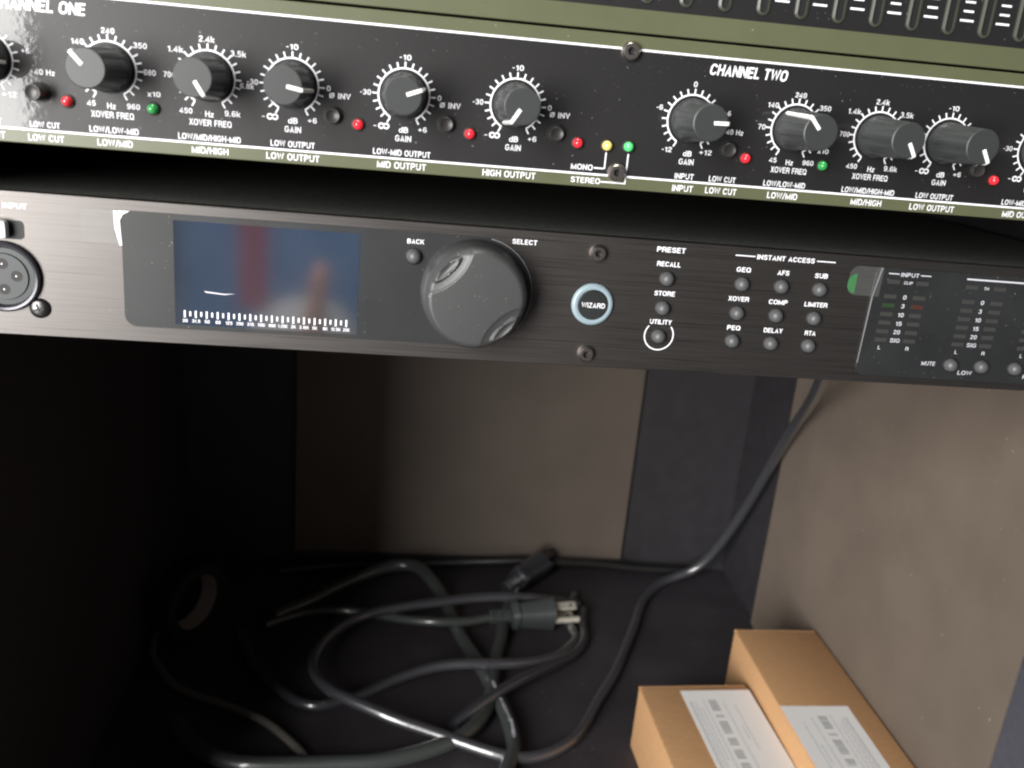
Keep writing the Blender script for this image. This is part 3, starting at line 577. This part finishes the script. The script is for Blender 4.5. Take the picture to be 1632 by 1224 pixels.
# plug with blades
def frame(o, loc, direction, roll=0):
    d = Vector(direction).normalized(); dv = Vector((d.x, -d.z, d.y)); q = dv.to_track_quat('X', 'Z'); o.rotation_euler = (q @ Matrix.Rotation(roll, 3, 'X').to_quaternion()).to_euler(); o.location = V(*loc)
def ring_tube(bm, segs, ns=16):   # segs: (x, half y, half z) rounded boxes joined along x
    rings = []
    for x, hy, hz in segs:
        ring = []
        for k in range(ns):
            a = 2 * PI * (k + .5) / ns; c, s = math.cos(a), math.sin(a); e = 0.45
            ring.append(bm.verts.new(V(x, hy * math.copysign(abs(s) ** e, s), hz * math.copysign(abs(c) ** e, c))))
        rings.append(ring)
    for a, b in zip(rings, rings[1:]):
        for k in range(ns): bm.faces.new((a[k], a[(k + 1) % ns], b[(k + 1) % ns], b[k]))
    bm.faces.new(rings[0]); bm.faces.new(rings[-1]); return bm
def plug(loc, direction, roll, m, label, cordpts, bl='brass'):
    e = empty('power_lead', loc, label, 'power cord'); frame(e, loc, direction, roll)
    link('plug_body', ring_tube(bmesh.new(), [(-22, 5.5, 6.5), (-21.5, 8, 9.5), (-17, 8.5, 10.5), (-16, 7.2, 9), (-5, 8.2, 10), (9, 9.5, 12), (10, 9.5, 12.2)]), M[m], e, smooth=35)
    bm = bmesh.new()
    for i in range(5): ring_tube(bm, [(-38 + i * 3.3, 4.0, 4.0), (-37.6 + i * 3.3, 4.6, 4.6), (-36.0 + i * 3.3, 4.6, 4.6), (-35.6 + i * 3.3, 4.0, 4.0)], 14)
    ring_tube(bm, [(-38.2, 3.5, 3.5), (-21.4, 3.9, 3.9)], 14)
    link('strain_relief', bm, M[m], e, smooth=35)
    for zz in (-6.3, 6.3):
        b = link('blade', box(bmesh.new(), 10.1, 27.5, -1.6, 5.2, zz - 0.8, zz + 0.8, 0.5), M[bl], e)
        link('hole', box(bmesh.new(), 22.2, 24.2, 1.0, 2.8, zz - 0.85, zz + 0.85), M['slot'], b)
    bm = bmesh.new(); tube(bm, [(10.1, -6.0, 0), (18, -6.0, 0), (28, -6.0, 0), (29.5, -6.0, 0)], lambda t: 2.4 if t < 0.9 else 2.4 - 1.2 * (t - .9) * 10, 14, 6, 0); link('ground_pin', bm, M[bl], e, smooth=40)
    return e
PD = Vector((62, -385, -306)) - Vector((14, -388, -297))
pg = plug((50, -387.5, -305), (1.0, 0.02, -0.10), math.radians(-68), 'plug', 'grey power cord ending in a dark grey plug with shiny metal prongs', None)
def lead_cord(e, P, r, m):
    o = link('cord', tube(bmesh.new(), P, r), M[m], e, smooth=True); bpy.context.view_layer.update(); o.matrix_parent_inverse = e.matrix_world.inverted()
lead_cord(pg, [(13,-388,-300.5),(9,-388,-299.5),(-4,-388,-295),(-26,-387,-292),(-48,-390,-299),(-66,-393,-308),(-84,-395,-317),(-111,-396,-319),(-134,-396,-310),(-150,-396,-298)], 3.5, 'pvc_grey')
pg2 = plug((52, -386, -368), (0.55, 0.02, -0.62), math.radians(-60), 'pvc', 'thick grey power cord whose black plug lies in the dark behind the shiny pronged plug', None, 'dark_steel')
lead_cord(pg2, [(38,-393,-353),(25,-394,-314),(19,-394,-281),(13,-394,-259),(9,-394,-231),(3,-394,-205),(-10,-393,-182),(-28,-393,-170),(-47,-393,-162),(-65,-393,-157),(-86,-393,-156),(-118,-393,-155),(-141,-393,-156),(-159,-393,-163),(-174,-393,-175),(-186,-393.5,-192)], 5.0, 'pvc_grey')
bm = bmesh.new(); rc = random.Random(5)
for i in range(22):
    t = i / 21; x = 8.6 + 8.6 * min(1, t * 1.3); z = -226 + 52 * t; w = rc.uniform(0.5, 1.3); hh_ = rc.uniform(0.5, 1.0)
    strip_ = [(x - w, -388.93, z - hh_), (x + w, -388.93, z - hh_), (x + w, -388.93, z + hh_), (x - w, -388.93, z + hh_)]
    bm.faces.new([bm.verts.new(V(*q)) for q in strip_])
GC = [o for o in bpy.data.objects if o.get('label', '').startswith('thick grey cable arching')][0]
link('jacket_print', bm, M['grey_ink'], GC)
# tape roll standing at the left
tr = empty('tape_roll', (-200, -370, -290), 'black tape roll with pale core standing in the dark left corner', 'tape')
link('tape', lathe(bmesh.new(), [(19.5, -9), (27, -9), (27, 9), (19.5, 9), (19.5, -9)], 48), M['tape'], tr, smooth=30)
link('core', lathe(bmesh.new(), [(18.9, -6.0), (19.4, -6.0), (19.4, 7.0), (18.9, 7.0), (18.9, -6.0)], 48), M['core'], tr, smooth=30)
tr.rotation_euler = (0, 0, math.radians(58))
# ------------------------------------------------------------------ cardboard boxes with shipping labels
def carton(name, loc, rz, w, hgt, d, label, lab):
    e = empty(name, loc, label, 'box'); e.rotation_euler = (0, 0, math.radians(rz))
    body = link('carton', box(bmesh.new(), 0, w, 0, hgt, 0, d, 2.1), M['kraft'], e, smooth=30)
    link('flap', box(bmesh.new(), 0.8, w - 0.8, hgt - 2.2, hgt - 0.6, -0.7, -0.05, 0.2), M['kraft'], e)
    x0, x1, z0, z1 = lab
    bm = bmesh.new(); box(bm, x0, x1, hgt + 0.02, hgt + 0.16, z0, z1)
    sl = link('shipping_label', bm, M['paper'], e)
    return e, sl, hgt + 0.18
def strip(bm, x0, x1, z0, z1, y):
    bm.faces.new([bm.verts.new(V(*q)) for q in ((x0, y, z0), (x1, y, z0), (x1, y, z1), (x0, y, z1))])
def label_print(sl, y, x0, x1, z0, z1, bx, rnd, flip=1):
    bm = bmesh.new(); z = z0 + 9
    groups = [(5, 1.0), (4, 1.5), (0, 0), (3, .8), (0, 0), (6, 1.2), (4, 1.4), (0, 0), (5, 1.2), (0, 0), (3, 0.8), (4, 1.0), (0, 0), (6, 1.2), (4, 1.3), (0, 0), (5, 1)]
    for n, w in groups:
        if n == 0: z += 3.2; continue
        for i in range(n):
            ww = rnd.choice((0.35, 0.6, 0.9)) * w; strip(bm, bx - 2.6, bx + 2.6, z, z + ww * 0.8, y); z += ww + rnd.choice((0.25, 0.4))
        if z > z1 - 8: break
    link('barcode', bm, M['ink'], sl)
    bm = bmesh.new()
    for lx, a, b in ((bx - flip * 5.4, 8, 75), (bx - flip * 8.2, 16, 60), (bx - flip * 10.4, 12, 80), (bx - flip * 12.2, 10, 80), (bx + flip * 6.6, 10, 70), (bx + flip * 10.5, 32, 44), (bx + flip * 13, 14, 52)):
        z = z0 + a
        while z < min(z0 + b, z1 - 5):
            l = rnd.uniform(1.2, 4.5); strip(bm, lx - 0.38, lx + 0.38, z, z + l, y); z += l + rnd.uniform(0.4, 0.9)
    link('small_print', bm, M['pale_ink'], sl)
    bm = bmesh.new(); strip(bm, bx - flip * 14.0 - 0.25, bx - flip * 14.0 + 0.25, z0 + 10, z1 - 8, y); link('rule_line', bm, M['ink'], sl)
rnd = random.Random(3)
e, sl, y = carton('cardboard_box', (91.5, -400, -179), 1.8, 70, 44, 165, 'low kraft box at the left with a shipping label near its back right edge', (25, 69.4, 5, 112)); label_print(sl, y, 25, 69, 5, 112, 42, rnd)
e, sl, y = carton('cardboard_box', (163.8, -400, -219), 0, 57.3, 59, 205, 'taller kraft box against the brown side board with a shipping label across its middle', (0.9, 42, 77, 180)); label_print(sl, y, 1, 42, 77, 180, 22, rnd, -1)
# ------------------------------------------------------------------ unseen objects added behind the camera to give the display its reflections

bm = box(bmesh.new(), -13, 13, -43, 90, -3, 3, 1.5); tag(link('red_reflection_prop', bm, M['fabric'], loc=(-187, -192, 560)), 'red strip added behind the camera for the red reflection in the left half of the display', 'reflection prop')
bm = lathe(bmesh.new(), [(10.5, 0), (10, 40), (8.5, 90), (6, 104), (0, 108)], 28); o = tag(link('orange_reflection_prop', bm, M['skin'], smooth=50, loc=(-136, -290, 548)), 'orange stand-in for a finger, added behind the camera for its reflection in the display', 'peg'); o.rotation_euler = (PI / 2 * -1 + 0.0, 0.12, 0)
bm = lathe(bmesh.new(), [(0, 34), (22, 31), (40, 22), (52, 8), (56, -10), (56, -60), (0, -60)], 40); o = tag(link('pale_reflection_prop', bm, M['cloth'], smooth=60, loc=(-143, -264, 600)), 'pale rounded shape added behind the camera for the pale reflection along the display bottom', 'cushion'); o.rotation_euler = (-PI / 2, 0, 0)
bm = box(bmesh.new(), -95, 95, -80, 80, -1.5, 1.5, 0.7); tag(link('blue_reflection_prop', bm, M['blue'], loc=(-180, -205, 660)), 'blue sheet added behind the camera to turn the display reflection blue', 'cloth')
